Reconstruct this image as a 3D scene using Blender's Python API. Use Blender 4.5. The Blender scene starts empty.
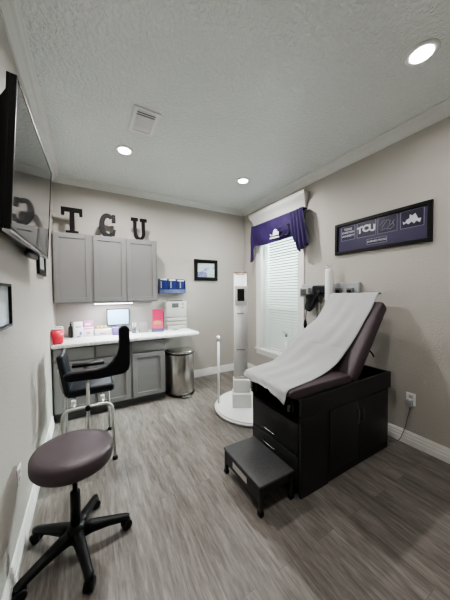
import bpy, bmesh, math, random
from mathutils import Vector, Matrix
random.seed(7)
PI = math.pi
COL = bpy.context.scene.collection
W, H = 3.06, 3.05            # room width (x), ceiling height; back wall at y = 0
YF = -4.45                   # wall behind the viewer

# ------------------------------------------------------------------ materials
def nodes(name):
    m = bpy.data.materials.new(name); m.use_nodes = True
    nt = m.node_tree; b = nt.nodes['Principled BSDF']
    return m, nt, b
def ramp(nt, stops):
    r = nt.nodes.new('ShaderNodeValToRGB'); e = r.color_ramp.elements
    e[0].position, e[0].color = stops[0][0], (*stops[0][1], 1)
    e[1].position, e[1].color = stops[-1][0], (*stops[-1][1], 1)
    for p, c in stops[1:-1]:
        k = e.new(p); k.color = (*c, 1)
    return r
def mat(name, col, rough=.5, metal=0., var=.06, scale=8., bump=0., bscale=120., spec=.5, coat=0., detail=3):
    """principled colour broken up by soft noise, with optional noise bump"""
    m, nt, b = nodes(name)
    tc = nt.nodes.new('ShaderNodeTexCoord')
    n = nt.nodes.new('ShaderNodeTexNoise'); n.inputs['Scale'].default_value = scale; n.inputs['Detail'].default_value = detail
    nt.links.new(tc.outputs['Object'], n.inputs['Vector'])
    lo = tuple(max(0, c*(1-var)) for c in col); hi = tuple(min(1, c*(1+var)) for c in col)
    r = ramp(nt, [(.3, lo), (.7, hi)])
    nt.links.new(n.outputs['Fac'], r.inputs['Fac']); nt.links.new(r.outputs['Color'], b.inputs['Base Color'])
    b.inputs['Roughness'].default_value = rough; b.inputs['Metallic'].default_value = metal
    b.inputs['Specular IOR Level'].default_value = spec
    b.inputs['Coat Weight'].default_value = coat
    if bump:
        n2 = nt.nodes.new('ShaderNodeTexNoise'); n2.inputs['Scale'].default_value = bscale; n2.inputs['Detail'].default_value = 2
        nt.links.new(tc.outputs['Object'], n2.inputs['Vector'])
        bp = nt.nodes.new('ShaderNodeBump'); bp.inputs['Strength'].default_value = bump; bp.inputs['Distance'].default_value = .004
        nt.links.new(n2.outputs['Fac'], bp.inputs['Height']); nt.links.new(bp.outputs['Normal'], b.inputs['Normal'])
    return m
def emis(name, col, s):
    m, nt, b = nodes(name)
    b.inputs['Base Color'].default_value = (*col, 1)
    b.inputs['Emission Color'].default_value = (*col, 1); b.inputs['Emission Strength'].default_value = s
    return m
def floor_mat():
    m, nt, b = nodes('grey_wood_plank')
    L = nt.links.new; N = nt.nodes.new
    tc = N('ShaderNodeTexCoord')
    mp = N('ShaderNodeMapping'); mp.inputs['Rotation'].default_value = (0, 0, PI/2); L(tc.outputs['Object'], mp.inputs['Vector'])
    br = N('ShaderNodeTexBrick'); br.inputs['Scale'].default_value = 1
    br.inputs['Brick Width'].default_value = 1.22; br.inputs['Row Height'].default_value = .152
    br.inputs['Mortar Size'].default_value = .0011; br.inputs['Mortar Smooth'].default_value = .3; br.offset = .37; br.offset_frequency = 2
    br.inputs['Color1'].default_value = (0, 0, 0, 1); br.inputs['Color2'].default_value = (1, 1, 1, 1); br.inputs['Mortar'].default_value = (.5, .5, .5, 1)
    L(mp.outputs['Vector'], br.inputs['Vector'])
    # grain, stretched along y, shifted from plank to plank
    sc = N('ShaderNodeMapping'); sc.inputs['Scale'].default_value = (62, 7.0, 1); L(tc.outputs['Object'], sc.inputs['Vector'])
    sh = N('ShaderNodeVectorMath'); sh.operation = 'MULTIPLY_ADD'; L(br.outputs['Color'], sh.inputs[0]); sh.inputs[1].default_value = (13, 7, 3); L(sc.outputs['Vector'], sh.inputs[2])
    n = N('ShaderNodeTexNoise'); n.inputs['Scale'].default_value = 1; n.inputs['Detail'].default_value = 7; n.inputs['Roughness'].default_value = .66; n.inputs['Distortion'].default_value = .5
    L(sh.outputs[0], n.inputs['Vector'])
    sc2 = N('ShaderNodeMapping'); sc2.inputs['Scale'].default_value = (9, 1.1, 1); L(tc.outputs['Object'], sc2.inputs['Vector'])
    sh2 = N('ShaderNodeVectorMath'); sh2.operation = 'MULTIPLY_ADD'; L(br.outputs['Color'], sh2.inputs[0]); sh2.inputs[1].default_value = (5, 9, 3); L(sc2.outputs['Vector'], sh2.inputs[2])
    n2 = N('ShaderNodeTexNoise'); n2.inputs['Scale'].default_value = 1; n2.inputs['Detail'].default_value = 4; n2.inputs['Distortion'].default_value = 1.4
    L(sh2.outputs[0], n2.inputs['Vector'])
    a = N('ShaderNodeMath'); a.operation = 'MULTIPLY_ADD'; L(n2.outputs['Fac'], a.inputs[0]); a.inputs[1].default_value = .42
    a2 = N('ShaderNodeMath'); a2.operation = 'MULTIPLY'; L(n.outputs['Fac'], a2.inputs[0]); a2.inputs[1].default_value = .58; L(a2.outputs[0], a.inputs[2])
    r = ramp(nt, [(.33, (.075, .063, .056)), (.45, (.130, .114, .102)), (.55, (.190, .172, .157)), (.68, (.275, .255, .237))])
    L(a.outputs[0], r.inputs['Fac'])
    mx = N('ShaderNodeMix'); mx.data_type = 'RGBA'; mx.blend_type = 'MULTIPLY'
    pr = ramp(nt, [(0, (.95, .95, .955)), (1, (1.03, 1.02, 1.01))]); L(br.outputs['Color'], pr.inputs['Fac'])
    mx.inputs['Factor'].default_value = 1; L(r.outputs['Color'], mx.inputs['A']); L(pr.outputs['Color'], mx.inputs['B'])
    mo = N('ShaderNodeMix'); mo.data_type = 'RGBA'; L(br.outputs['Fac'], mo.inputs['Factor']); L(mx.outputs['Result'], mo.inputs['A']); mo.inputs['B'].default_value = (.10, .088, .078, 1)
    L(mo.outputs['Result'], b.inputs['Base Color'])
    b.inputs['Roughness'].default_value = .42; b.inputs['Specular IOR Level'].default_value = .45
    bp = N('ShaderNodeBump'); bp.inputs['Strength'].default_value = .15; bp.inputs['Distance'].default_value = .002; L(a.outputs[0], bp.inputs['Height']); L(bp.outputs['Normal'], b.inputs['Normal'])
    return m
def texture_wall(name, col, scale, strength, dist, rough, spec=.5):
    """orange-peel / knock-down plaster"""
    m, nt, b = nodes(name); L = nt.links.new; N = nt.nodes.new
    tc = N('ShaderNodeTexCoord')
    n = N('ShaderNodeTexNoise'); n.inputs['Scale'].default_value = scale; n.inputs['Detail'].default_value = 3; n.inputs['Roughness'].default_value = .5
    L(tc.outputs['Object'], n.inputs['Vector'])
    r = ramp(nt, [(.42, (0, 0, 0)), (.60, (1, 1, 1))]); L(n.outputs['Fac'], r.inputs['Fac'])
    bp = N('ShaderNodeBump'); bp.inputs['Strength'].default_value = strength; bp.inputs['Distance'].default_value = dist
    L(r.outputs['Color'], bp.inputs['Height']); L(bp.outputs['Normal'], b.inputs['Normal'])
    n2 = N('ShaderNodeTexNoise'); n2.inputs['Scale'].default_value = 1.2; L(tc.outputs['Object'], n2.inputs['Vector'])
    c = ramp(nt, [(.3, tuple(x*.975 for x in col)), (.7, tuple(x*1.02 for x in col))]); L(n2.outputs['Fac'], c.inputs['Fac'])
    L(c.outputs['Color'], b.inputs['Base Color']); b.inputs['Roughness'].default_value = rough
    b.inputs['Specular IOR Level'].default_value = spec
    return m
def glass_mat():
    m, nt, b = nodes('window_glass'); L = nt.links.new; N = nt.nodes.new
    t = N('ShaderNodeBsdfTransparent'); t.inputs['Color'].default_value = (.93, .97, .95, 1)
    g = N('ShaderNodeBsdfGlossy'); g.inputs['Roughness'].default_value = .02
    f = N('ShaderNodeFresnel'); mx = N('ShaderNodeMixShader'); L(f.outputs[0], mx.inputs[0]); L(t.outputs[0], mx.inputs[1]); L(g.outputs[0], mx.inputs[2])
    L(mx.outputs[0], nt.nodes['Material Output'].inputs['Surface']); return m
def slat_mat():
    m, nt, b = nodes('blind_slat'); L = nt.links.new; N = nt.nodes.new
    n = N('ShaderNodeTexNoise'); n.inputs['Scale'].default_value = 30; tc = N('ShaderNodeTexCoord'); L(tc.outputs['Object'], n.inputs['Vector'])
    r = ramp(nt, [(.3, (.86, .90, .88)), (.7, (.90, .93, .91))]); L(n.outputs['Fac'], r.inputs['Fac']); L(r.outputs['Color'], b.inputs['Base Color'])
    b.inputs['Roughness'].default_value = .45
    t = N('ShaderNodeBsdfTranslucent'); t.inputs['Color'].default_value = (.93, .97, .955, 1)
    mx = N('ShaderNodeMixShader'); mx.inputs[0].default_value = .35; L(b.outputs[0], mx.inputs[1]); L(t.outputs[0], mx.inputs[2])
    L(mx.outputs[0], nt.nodes['Material Output'].inputs['Surface']); return m
def steel_mat():
    m, nt, b = nodes('brushed_steel'); L = nt.links.new; N = nt.nodes.new
    tc = N('ShaderNodeTexCoord'); mp = N('ShaderNodeMapping'); mp.inputs['Scale'].default_value = (300, 300, 4); L(tc.outputs['Object'], mp.inputs['Vector'])
    n = N('ShaderNodeTexNoise'); n.inputs['Scale'].default_value = 1; L(mp.outputs['Vector'], n.inputs['Vector'])
    r = ramp(nt, [(.3, (.40, .385, .37)), (.7, (.52, .50, .48))]); L(n.outputs['Fac'], r.inputs['Fac']); L(r.outputs['Color'], b.inputs['Base Color'])
    b.inputs['Metallic'].default_value = 1; b.inputs['Roughness'].default_value = .27; return m
def marble_mat():
    m, nt, b = nodes('white_quartz'); L = nt.links.new; N = nt.nodes.new
    tc = N('ShaderNodeTexCoord'); n = N('ShaderNodeTexNoise'); n.inputs['Scale'].default_value = 5; n.inputs['Detail'].default_value = 8; n.inputs['Distortion'].default_value = 2
    L(tc.outputs['Object'], n.inputs['Vector'])
    r = ramp(nt, [(.44, (.80, .80, .80)), (.5, (.60, .60, .61)), (.55, (.82, .82, .82))]); L(n.outputs['Fac'], r.inputs['Fac']); L(r.outputs['Color'], b.inputs['Base Color'])
    b.inputs['Roughness'].default_value = .3; return m
def art_mat(name, cols, scale):
    m, nt, b = nodes(name); L = nt.links.new; N = nt.nodes.new
    tc = N('ShaderNodeTexCoord'); n = N('ShaderNodeTexNoise'); n.inputs['Scale'].default_value = scale; n.inputs['Detail'].default_value = 5
    L(tc.outputs['Object'], n.inputs['Vector'])
    r = ramp(nt, [(.35 + .3*i/(len(cols)-1), c) for i, c in enumerate(cols)]); L(n.outputs['Fac'], r.inputs['Fac']); L(r.outputs['Color'], b.inputs['Base Color'])
    b.inputs['Roughness'].default_value = .2; return m

M = {}
M['wall'] = texture_wall('greige_wall', (.475, .450, .415), 95, .30, .004, .50)
M['ceil'] = texture_wall('knockdown_ceiling', (.875, .925, .915), 36, .6, .008, .20, 1.0)
M['floor'] = floor_mat()
M['trim'] = mat('white_trim', (.78, .775, .75), .38, var=.02)
M['crown'] = mat('crown_white', (.76, .775, .755), .4, var=.02)
M['cab'] = mat('grey_cabinet_paint', (.212, .207, .207), .42, var=.02, scale=3)
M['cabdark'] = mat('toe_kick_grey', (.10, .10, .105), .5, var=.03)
M['quartz'] = marble_mat()
M['black'] = mat('black_laminate', (.019, .019, .0195), .42, var=.12, scale=30, spec=.38)
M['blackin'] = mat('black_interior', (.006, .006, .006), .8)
M['blackplastic'] = mat('black_plastic', (.007, .007, .0075), .42, spec=.25, var=.1, bump=.06, bscale=300)
M['letter'] = mat('distressed_black_wood', (.008, .007, .0065), .6, var=.5, scale=40, spec=.12)
M['letterg'] = mat('charcoal_wood', (.009, .0085, .0095), .55, var=.4, scale=40, spec=.15)
M['vinyl'] = mat('plum_vinyl', (.064, .045, .053), .45, var=.08, scale=20, bump=.12, bscale=260, spec=.45)
M['blackvinyl'] = mat('black_vinyl', (.006, .006, .008), .36, spec=.28, var=.1, bump=.1, bscale=220)
M['slatevinyl'] = mat('slate_black_vinyl', (.010, .013, .017), .42, spec=.25, var=.1, bump=.1, bscale=220)
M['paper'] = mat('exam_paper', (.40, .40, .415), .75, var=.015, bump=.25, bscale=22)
M['white'] = mat('white_enamel', (.84, .845, .84), .3, var=.02)
M['scanner'] = mat('bright_white_plastic', (.95, .955, .96), .35, var=.01)
M['offwhite'] = mat('warm_white_plastic', (.50, .48, .445), .4, var=.03)
M['chrome'] = mat('satin_chrome', (.62, .62, .62), .22, 1.)
M['tube'] = mat('silver_painted_tube', (.50, .50, .47), .32, .35)
M['steel'] = steel_mat()
M['grip'] = mat('ribbed_rubber', (.060, .060, .063), .55, var=.15, scale=60, bump=.5, bscale=200)
M['screen'] = mat('tv_glass', (.020, .022, .022), .045, var=.02, spec=.6, coat=.12)
M['tabscreen'] = mat('tablet_glass', (.008, .009, .010), .08)
M['frame'] = mat('black_frame', (.005, .005, .005), .4, spec=.25)
M['mat_purple'] = mat('purple_mat_board', (.058, .050, .100), .3, var=.06, spec=.3)
M['mat_navy'] = mat('navy_panel', (.028, .026, .050), .3, var=.05, spec=.3)
M['print'] = mat('pale_lilac_print', (.62, .61, .70), .5, var=.1)
M['printgrey'] = mat('grey_lilac_print', (.26, .25, .34), .5, var=.1)
M['velvet'] = mat('purple_fabric', (.017, .004, .062), .8, var=.2, scale=14, bump=.2, bscale=300)
M['patch'] = mat('white_stitching', (.72, .70, .76), .7)
M['glass'] = glass_mat(); M['slat'] = slat_mat()
M['lamp'] = emis('downlight_lens', (1, .97, .92), 14)
M['strip'] = emis('strip_light_lens', (.95, .97, 1), 9)
M['monitor'] = emis('monitor_picture', (.30, .50, .66), .55)
M['red'] = mat('red_sharps_plastic', (.72, .035, .075), .35)
M['clearlid'] = mat('milky_lid', (.60, .60, .62), .3)
M['pink'] = mat('hot_pink_paper', (.62, .03, .13), .5)
M['salmon'] = mat('salmon_pink_paper', (.74, .08, .16), .5)
M['magenta'] = mat('light_magenta_card', (.72, .24, .52), .5)
M['tan'] = mat('tan_cardboard', (.56, .36, .19), .6)
M['purple'] = mat('violet_plastic', (.24, .16, .50), .4)
M['blue'] = mat('royal_blue_print', (.008, .018, .13), .35, var=.6, scale=40)
M['acrylic'] = mat('smoky_acrylic', (.10, .12, .24), .12)
M['grey'] = mat('mid_grey_plastic', (.13, .135, .145), .4)
M['lgrey'] = mat('light_grey_plastic', (.36, .37, .39), .4)
M['dark'] = mat('dark_glass_bottle', (.035, .03, .035), .2)
M['lcd'] = mat('grey_green_display', (.10, .11, .11), .2)
M['art'] = art_mat('pale_painting', [(.25, .26, .55), (.50, .62, .74), (.60, .72, .66), (.62, .66, .72)], 7)
M['hill'] = mat('slate_blue_paint', (.20, .22, .40), .5, var=.4, scale=30)
M['doc'] = art_mat('glazed_certificate', [(.42, .47, .48), (.50, .55, .56)], 2)
M['brown'] = mat('copper_edge', (.50, .34, .26), .4)
M['ventgrey'] = mat('vent_slot', (.07, .07, .07), .6)

# ------------------------------------------------------------------ builders
class MB:
    def __init__(s): s.bm = bmesh.new()
    def box(s, x0, x1, y0, y1, z0, z1, mtx=None, i=0):
        vs = [s.bm.verts.new((x, y, z)) for x in (x0, x1) for y in (y0, y1) for z in (z0, z1)]
        if mtx is not None:
            for v in vs: v.co = mtx @ v.co
        for f in ((0,1,3,2),(4,6,7,5),(0,4,5,1),(2,3,7,6),(0,2,6,4),(1,5,7,3)):
            s.bm.faces.new([vs[k] for k in f]).material_index = i
        return s
    def rbox(s, x0, x1, y0, y1, z0, z1, r=.01, seg=3, mtx=None, i=0):
        b = bmesh.new(); bmesh.ops.create_cube(b, size=1)
        for v in b.verts:
            v.co = Vector(((x0+x1)/2 + v.co.x*(x1-x0), (y0+y1)/2 + v.co.y*(y1-y0), (z0+z1)/2 + v.co.z*(z1-z0)))
        bmesh.ops.bevel(b, geom=list(b.edges), offset=r, segments=seg, affect='EDGES', profile=.5)
        return s.merge(b, mtx, i, True)
    def merge(s, b, mtx=None, i=0, smooth=False):
        mp = {v: s.bm.verts.new(mtx @ v.co if mtx is not None else v.co) for v in b.verts}
        for f in b.faces:
            try:
                g = s.bm.faces.new([mp[v] for v in f.verts]); g.material_index = i; g.smooth = smooth
            except ValueError: pass
        b.free(); return s
    def prism(s, pts, fn, d0, d1, i=0, smooth=False):
        """polygon pts (u,v) swept from d0 to d1; fn(u,v,d) -> xyz"""
        a = [s.bm.verts.new(fn(u, v, d0)) for u, v in pts]; b = [s.bm.verts.new(fn(u, v, d1)) for u, v in pts]
        n = len(pts)
        fs = [s.bm.faces.new(a[::-1]), s.bm.faces.new(b)]
        for k in range(n):
            f = s.bm.faces.new([a[k], a[(k+1) % n], b[(k+1) % n], b[k]]); f.smooth = smooth; fs.append(f)
        for f in fs: f.material_index = i
        return s
    def tube(s, pts, r, seg=10, closed=False, i=0):
        pts = [Vector(p) for p in pts]; n = len(pts)
        rr = r if isinstance(r, (list, tuple)) else [r]*n
        rings = []; up = None
        for k, p in enumerate(pts):
            if closed: t = (pts[(k+1) % n] - pts[k-1]).normalized()
            else: t = (pts[min(k+1, n-1)] - pts[max(k-1, 0)]).normalized()
            if up is None:
                up = Vector((0, 0, 1)) if abs(t.z) < .9 else Vector((1, 0, 0))
            a = (up - t*up.dot(t)).normalized(); b = t.cross(a); up = a
            rings.append([s.bm.verts.new(p + (a*math.cos(2*PI*j/seg) + b*math.sin(2*PI*j/seg))*rr[k]) for j in range(seg)])
        m = n if closed else n-1
        for k in range(m):
            A, B = rings[k], rings[(k+1) % n]
            for j in range(seg):
                f = s.bm.faces.new([A[j], A[(j+1) % seg], B[(j+1) % seg], B[j]]); f.smooth = True; f.material_index = i
        if not closed:
            s.bm.faces.new(rings[0][::-1]).material_index = i; s.bm.faces.new(rings[-1]).material_index = i
        return s
    def lathe(s, prof, c=(0, 0, 0), seg=32, mtx=None, i=0, sx=1, sy=1):
        """prof: list of (radius, z)"""
        rings = []
        for r, z in prof:
            if r < 1e-6: rings.append([s.bm.verts.new((c[0], c[1], c[2]+z))])
            else: rings.append([s.bm.verts.new((c[0]+sx*r*math.cos(2*PI*j/seg), c[1]+sy*r*math.sin(2*PI*j/seg), c[2]+z)) for j in range(seg)])
        if mtx is not None:
            for R in rings:
                for v in R: v.co = mtx @ v.co
        for A, B in zip(rings, rings[1:]):
            for j in range(seg):
                q = [A[j % len(A)], A[(j+1) % len(A)], B[(j+1) % len(B)], B[j % len(B)]]
                u = []
                for v in q:
                    if v not in u: u.append(v)
                if len(u) > 2:
                    f = s.bm.faces.new(u); f.smooth = True; f.material_index = i
        if len(rings[0]) > 1: s.bm.faces.new(rings[0][::-1]).material_index = i
        if len(rings[-1]) > 1: s.bm.faces.new(rings[-1]).material_index = i
        return s
    def grid(s, P, i=0, smooth=True):
        V = [[s.bm.verts.new(p) for p in row] for row in P]
        for a in range(len(V)-1):
            for b in range(len(V[0])-1):
                f = s.bm.faces.new([V[a][b], V[a][b+1], V[a+1][b+1], V[a+1][b]]); f.smooth = smooth; f.material_index = i
        return s
    def build(s, name, mats, parent=None, bevel=0, origin=None, autosmooth=False, solid=0, subsurf=0):
        bmesh.ops.recalc_face_normals(s.bm, faces=list(s.bm.faces))
        me = bpy.data.meshes.new(name)
        pw = Vector(parent_world(parent)) if parent else Vector((0, 0, 0))
        o = bpy.data.objects.new(name, me)
        if origin is None:
            if parent is None and len(s.bm.verts):
                xs = [v.co.x for v in s.bm.verts]; ys = [v.co.y for v in s.bm.verts]; zs = [v.co.z for v in s.bm.verts]
                origin = ((min(xs)+max(xs))/2, (min(ys)+max(ys))/2, min(zs))
            else: origin = pw
        og = Vector(origin)
        for v in s.bm.verts: v.co -= og
        s.bm.to_mesh(me); s.bm.free()
        for m in (mats if isinstance(mats, (list, tuple)) else [mats]): me.materials.append(M[m])
        COL.objects.link(o)
        if parent: o.parent = parent
        o.location = og - pw
        if solid:
            md = o.modifiers.new('Solidify', 'SOLIDIFY'); md.thickness = solid; md.offset = 0
        if bevel:
            md = o.modifiers.new('Bevel', 'BEVEL'); md.width = bevel; md.segments = 2; md.limit_method = 'ANGLE'; md.angle_limit = math.radians(40)
        if subsurf:
            md = o.modifiers.new('Subsurf', 'SUBSURF'); md.levels = subsurf; md.render_levels = subsurf
        return o
def parent_world(o):
    v = Vector((0, 0, 0))
    while o is not None: v += o.location; o = o.parent
    return v
def tag(o, label, cat, group=None):
    o['label'] = label; o['category'] = cat
    if group: o['group'] = group
    return o
def thing(name, label, cat, loc, group=None):
    o = bpy.data.objects.new(name, None); COL.objects.link(o); o.location = loc; o.empty_display_size = .1
    return tag(o, label, cat, group)
def struct(o): o['kind'] = 'structure'; return o
def text_bm(mb, body, size, fn, depth=.0008, i=0, align='CENTER', sx=1., bold=.02):
    """raised lettering; fn(u, v, d) -> xyz"""
    cu = bpy.data.curves.new('lettering', 'FONT'); cu.body = body; cu.size = size; cu.align_x = align; cu.align_y = 'CENTER'; cu.offset = size*bold
    cu.resolution_u = 3
    ob = bpy.data.objects.new('lettering', cu); COL.objects.link(ob)
    dg = bpy.context.evaluated_depsgraph_get(); me = bpy.data.meshes.new_from_object(ob.evaluated_get(dg))
    b = bmesh.new(); b.from_mesh(me)
    for v in b.verts: v.co = Vector(fn(v.co.x*sx, v.co.y, depth))
    bpy.data.objects.remove(ob); bpy.data.curves.remove(cu); bpy.data.meshes.remove(me)
    mb.merge(b, None, i)
def frame_mb(u0, u1, v0, v1, w, d0, d1, fn):
    mb = MB()
    def bx(a, b, c, d):
        mb.prism([(a, c), (b, c), (b, d), (a, d)], fn, d0, d1)
    bx(u0, u1, v1-w, v1); bx(u0, u1, v0, v0+w); bx(u0, u0+w, v0+w, v1-w); bx(u1-w, u1, v0+w, v1-w)
    return mb
def quad_mb(u0, u1, v0, v1, d0, d1, fn):
    return MB().prism([(u0, v0), (u1, v0), (u1, v1), (u0, v1)], fn, d0, d1)
back = lambda u, v, d: (u, -d, v)          # on the back wall: u = x, v = z, d = distance out
left = lambda u, v, d: (d, u, v)           # on the left wall: u = y
right = lambda u, v, d: (W-d, u, v)        # on the right wall: u = y
def arc(cx, cy, r, a0, a1, n, ry=None):
    ry = ry or r
    return [(cx + r*math.cos(math.radians(a0+(a1-a0)*k/n)), cy + ry*math.sin(math.radians(a0+(a1-a0)*k/n))) for k in range(n+1)]

# ------------------------------------------------------------------ room shell
T = .16
struct(MB().box(-T, W+T, YF-T, T, -.1, 0).build('floor', 'floor'))
struct(MB().box(-T, W+T, YF-T, T, H, H+.1).build('ceiling', 'ceil'))
struct(MB().box(-T, 0, YF-T, T, 0, H).build('wall_left', 'wall'))
struct(MB().box(0, W, 0, T, 0, H).build('wall_back', 'wall'))
struct(MB().box(0, W, YF-T, YF, 0, H).build('wall_front', 'wall'))
wy0, wy1, wz0, wz1 = -1.40, -.52, .49, 2.52         # window opening
b = MB()
b.box(W, W+T, YF-T, wy0, 0, H); b.box(W, W+T, wy1, T, 0, H); b.box(W, W+T, wy0, wy1, 0, wz0); b.box(W, W+T, wy0, wy1, wz1, H)
struct(b.build('wall_right', 'wall'))
# crown moulding: profile in (distance out, drop)
def crown(name, fn, a, b, cw, ch):
    p = [(0, 0), (cw, 0), (cw, -.012), (cw*.86, -.016), (cw*.72, -.03), (cw*.5, -ch*.45), (cw*.28, -ch*.72), (.016, -ch*.86), (.012, -ch), (0, -ch)]
    struct(MB().prism(p, fn, a, b).build(name, 'crown'))
ch = .082
crown('trim_1', lambda o, z, d: (o, d, H+z), YF, 0, .085, ch)
crown('trim_2', lambda o, z, d: (d, -o, H+z), 0, W, .075, ch)
crown('trim_3', lambda o, z, d: (W-o, d, H+z), YF, 0, .125, ch)
crown('trim_4', lambda o, z, d: (d, YF+o, H+z), 0, W, .085, ch)
def baseb(name, fn, a, b):
    p = [(0, 0), (.018, 0), (.018, .052), (.0145, .056), (.0145, .082), (.011, .088), (.011, .108), (.006, .118), (.006, .126), (0, .127)]
    struct(MB().prism(p, fn, a, b).build(name, 'trim'))
baseb('baseboard_left', lambda o, z, d: (o, d, z), YF, -.66)
baseb('baseboard_back', lambda o, z, d: (d, -o, z), 1.32, W)
baseb('baseboard_right', lambda o, z, d: (W-o, d, z), YF, -.02)
baseb('baseboard_front', lambda o, z, d: (d, YF+o, z), .02, W-.02)

# ------------------------------------------------------------------ window
win = bpy.data.objects.new('window_1', None); COL.objects.link(win); win.location = (W, (wy0+wy1)/2, wz0); struct(win)
b = MB()                                            # casing boards round the opening
b.box(W-.022, W, wy1, wy1+.115, wz0-.02, wz1+.10); b.box(W-.022, W, wy0-.115, wy0, wz0-.02, wz1+.10)
b.box(W-.026, W, wy0-.115, wy1+.115, wz1, wz1+.16)
b.build('window_casing', 'trim', win, bevel=.004)
b = MB()                                            # jamb lining and sash
for (a0, a1, c0, c1) in ((wy0, wy0+.012, wz0, wz1), (wy1-.012, wy1, wz0, wz1), (wy0, wy1, wz0, wz0+.012), (wy0, wy1, wz1-.012, wz1)):
    b.box(W, W+T, a0, a1, c0, c1)
for (a0, a1, c0, c1) in ((wy0+.012, wy0+.06, wz0, wz1), (wy1-.06, wy1-.012, wz0, wz1), (wy0+.06, wy1-.06, wz0+.012, wz0+.07), (wy0+.06, wy1-.06, wz1-.07, wz1-.012), (wy0+.06, wy1-.06, 1.21, 1.27)):
    b.box(W+.115, W+.15, a0, a1, c0, c1)
b.build('window_frame', 'white', win)
MB().box(W+.13, W+.135, wy0+.06, wy1-.06, wz0+.07, wz1-.07).build('pane', 'glass', win)
b = MB().rbox(W-.045, W+.06, wy0-.13, wy1+.13, wz0-.028, wz0, .006, 2)
b.box(W-.020, W, wy0-.115, wy1+.115, wz0-.105, wz0-.028); b.build('window_sill', 'trim', win)
# deep crown-shaped head above the casing
p = [(0, 2.66), (.03, 2.66), (.034, 2.70), (.045, 2.735), (.06, 2.77), (.082, 2.80), (.098, 2.825), (.106, 2.845), (.110, 2.875), (.110, 2.885), (0, 2.885)]
b = MB(); lp = []
for o_, z_ in p[1:-1]: lp.append([(W, -1.525-o_*.6, z_), (W-o_, -1.525-o_*.6, z_), (W-o_, -.375+o_*.7, z_), (W, -.375+o_*.7, z_)])
b.grid(lp, smooth=False); b.bm.faces.new([b.bm.verts.new(q) for q in lp[0]]); b.bm.faces.new([b.bm.verts.new(q) for q in lp[-1]])
bmesh.ops.remove_doubles(b.bm, verts=list(b.bm.verts), dist=1e-5)
b.build('window_cornice', 'trim', win)

bl = thing('window_blind', 'white horizontal slatted blind glowing with daylight in the window', 'blind', (W+.07, (wy0+wy1)/2, wz0+.02))
b = MB(); z = wz0+.055
while z < wz1-.06:
    mt = Matrix.Translation((W+.075, 0, z)) @ Matrix.Rotation(math.radians(-46), 4, 'Y')
    b.box(-.0245, .0245, wy0+.018, wy1-.018, -.0013, .0013, mt); z += .0445
b.build('slats', 'slat', bl)
MB().rbox(W+.045, W+.105, wy0+.016, wy1-.016, wz1-.062, wz1-.014, .004, 2).build('head_rail', 'white', bl)
MB().rbox(W+.05, W+.10, wy0+.018, wy1-.018, wz0+.014, wz0+.034, .005, 2).build('bottom_rail', 'white', bl)
for yy in (wy0+.17, wy1-.17): MB().tube([(W+.05, yy, wz0+.03), (W+.05, yy, wz1-.05)], .0012, 6).build('ladder_cord', 'white', bl)

# purple valance draped over the window head
val = thing('window_valance', 'purple fabric valance with white stitched patch draped above the window', 'valance', (2.95, -.98, 2.3))
P = []; nu, nv = 120, 26
for k in range(nu+1):
    y = -.325 + (-1.665+.325)*k/nu
    t = k/nu
    top = 2.648 - .022*math.sin(PI*t)
    if y > -.45: bot = 2.05 + .25*max(0, (-.395-y)/.055)**1.2 if y < -.395 else 2.05 + .03*math.cos(60*y)
    elif y > -1.40: bot = 2.300 - .03*math.sin(PI*(-y-.45)/.95)
    else:
        q = (-1.40-y)/.265
        bot = 2.27 - .22*min(1, q*2.4) + .075*max(0, q-.45)/.55
    row = []
    for j in range(nv+1):
        v = j/nv; zz = top + (bot-top)*v
        tail = max(0, min(1, (-1.36-y)/.06)) + max(0, min(1, (y+.47)/.06))
        fold = (.006 + .016*tail*v)*math.sin(y*(95 if tail > .3 else 22)+v*1.6) + .010*math.sin(7*v+y*9)*v
        xx = 2.925 + .01*v + fold - .012*math.sin(PI*v)
        row.append((xx, (-1.02+(y+1.02)*(.90+.13*v)) if y < -1.0 else (-1.0+(y+1.0)*(.86+.06*v)), zz))
    P.append(row)
MB().grid(P).build('drape', 'velvet', val, solid=.004)
MB().rbox(2.945, 3.035, -1.58, -.43, 2.632, 2.652, .004, 2).build('top_board', 'velvet', val)
e = MB(); fv = lambda u, v, d: (2.913-d, -1.04+(u+1.0)*.8, 2.40+(v-2.42)*.8)
def outl(pts, d=.004): e.prism(pts, fv, -.012, d)
outl([(-.90, 2.385), (-.955, 2.395), (-.975, 2.47), (-1.015, 2.505), (-1.06, 2.485), (-1.075, 2.45), (-1.115, 2.435), (-1.125, 2.38)])
outl([(-.885, 2.39), (-.875, 2.43), (-.91, 2.41)]); outl([(-.87, 2.335), (-.87, 2.36), (-1.14, 2.352), (-1.13, 2.325)])
e.build('stitched_patch', 'patch', val)
e = MB()
for (a, w_) in ((-1.20, .09), (-1.31, .08)):
    for zz in (2.47, 2.40, 2.33): e.box(2.904, 2.93, a-w_/2, a+w_/2, zz, zz+.007)
    for yy in (a-w_/2, a+w_/2): e.box(2.904, 2.93, yy-.003, yy+.003, 2.33, 2.477)
e.build('tonal_stitching', 'mat_purple', val)

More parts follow.
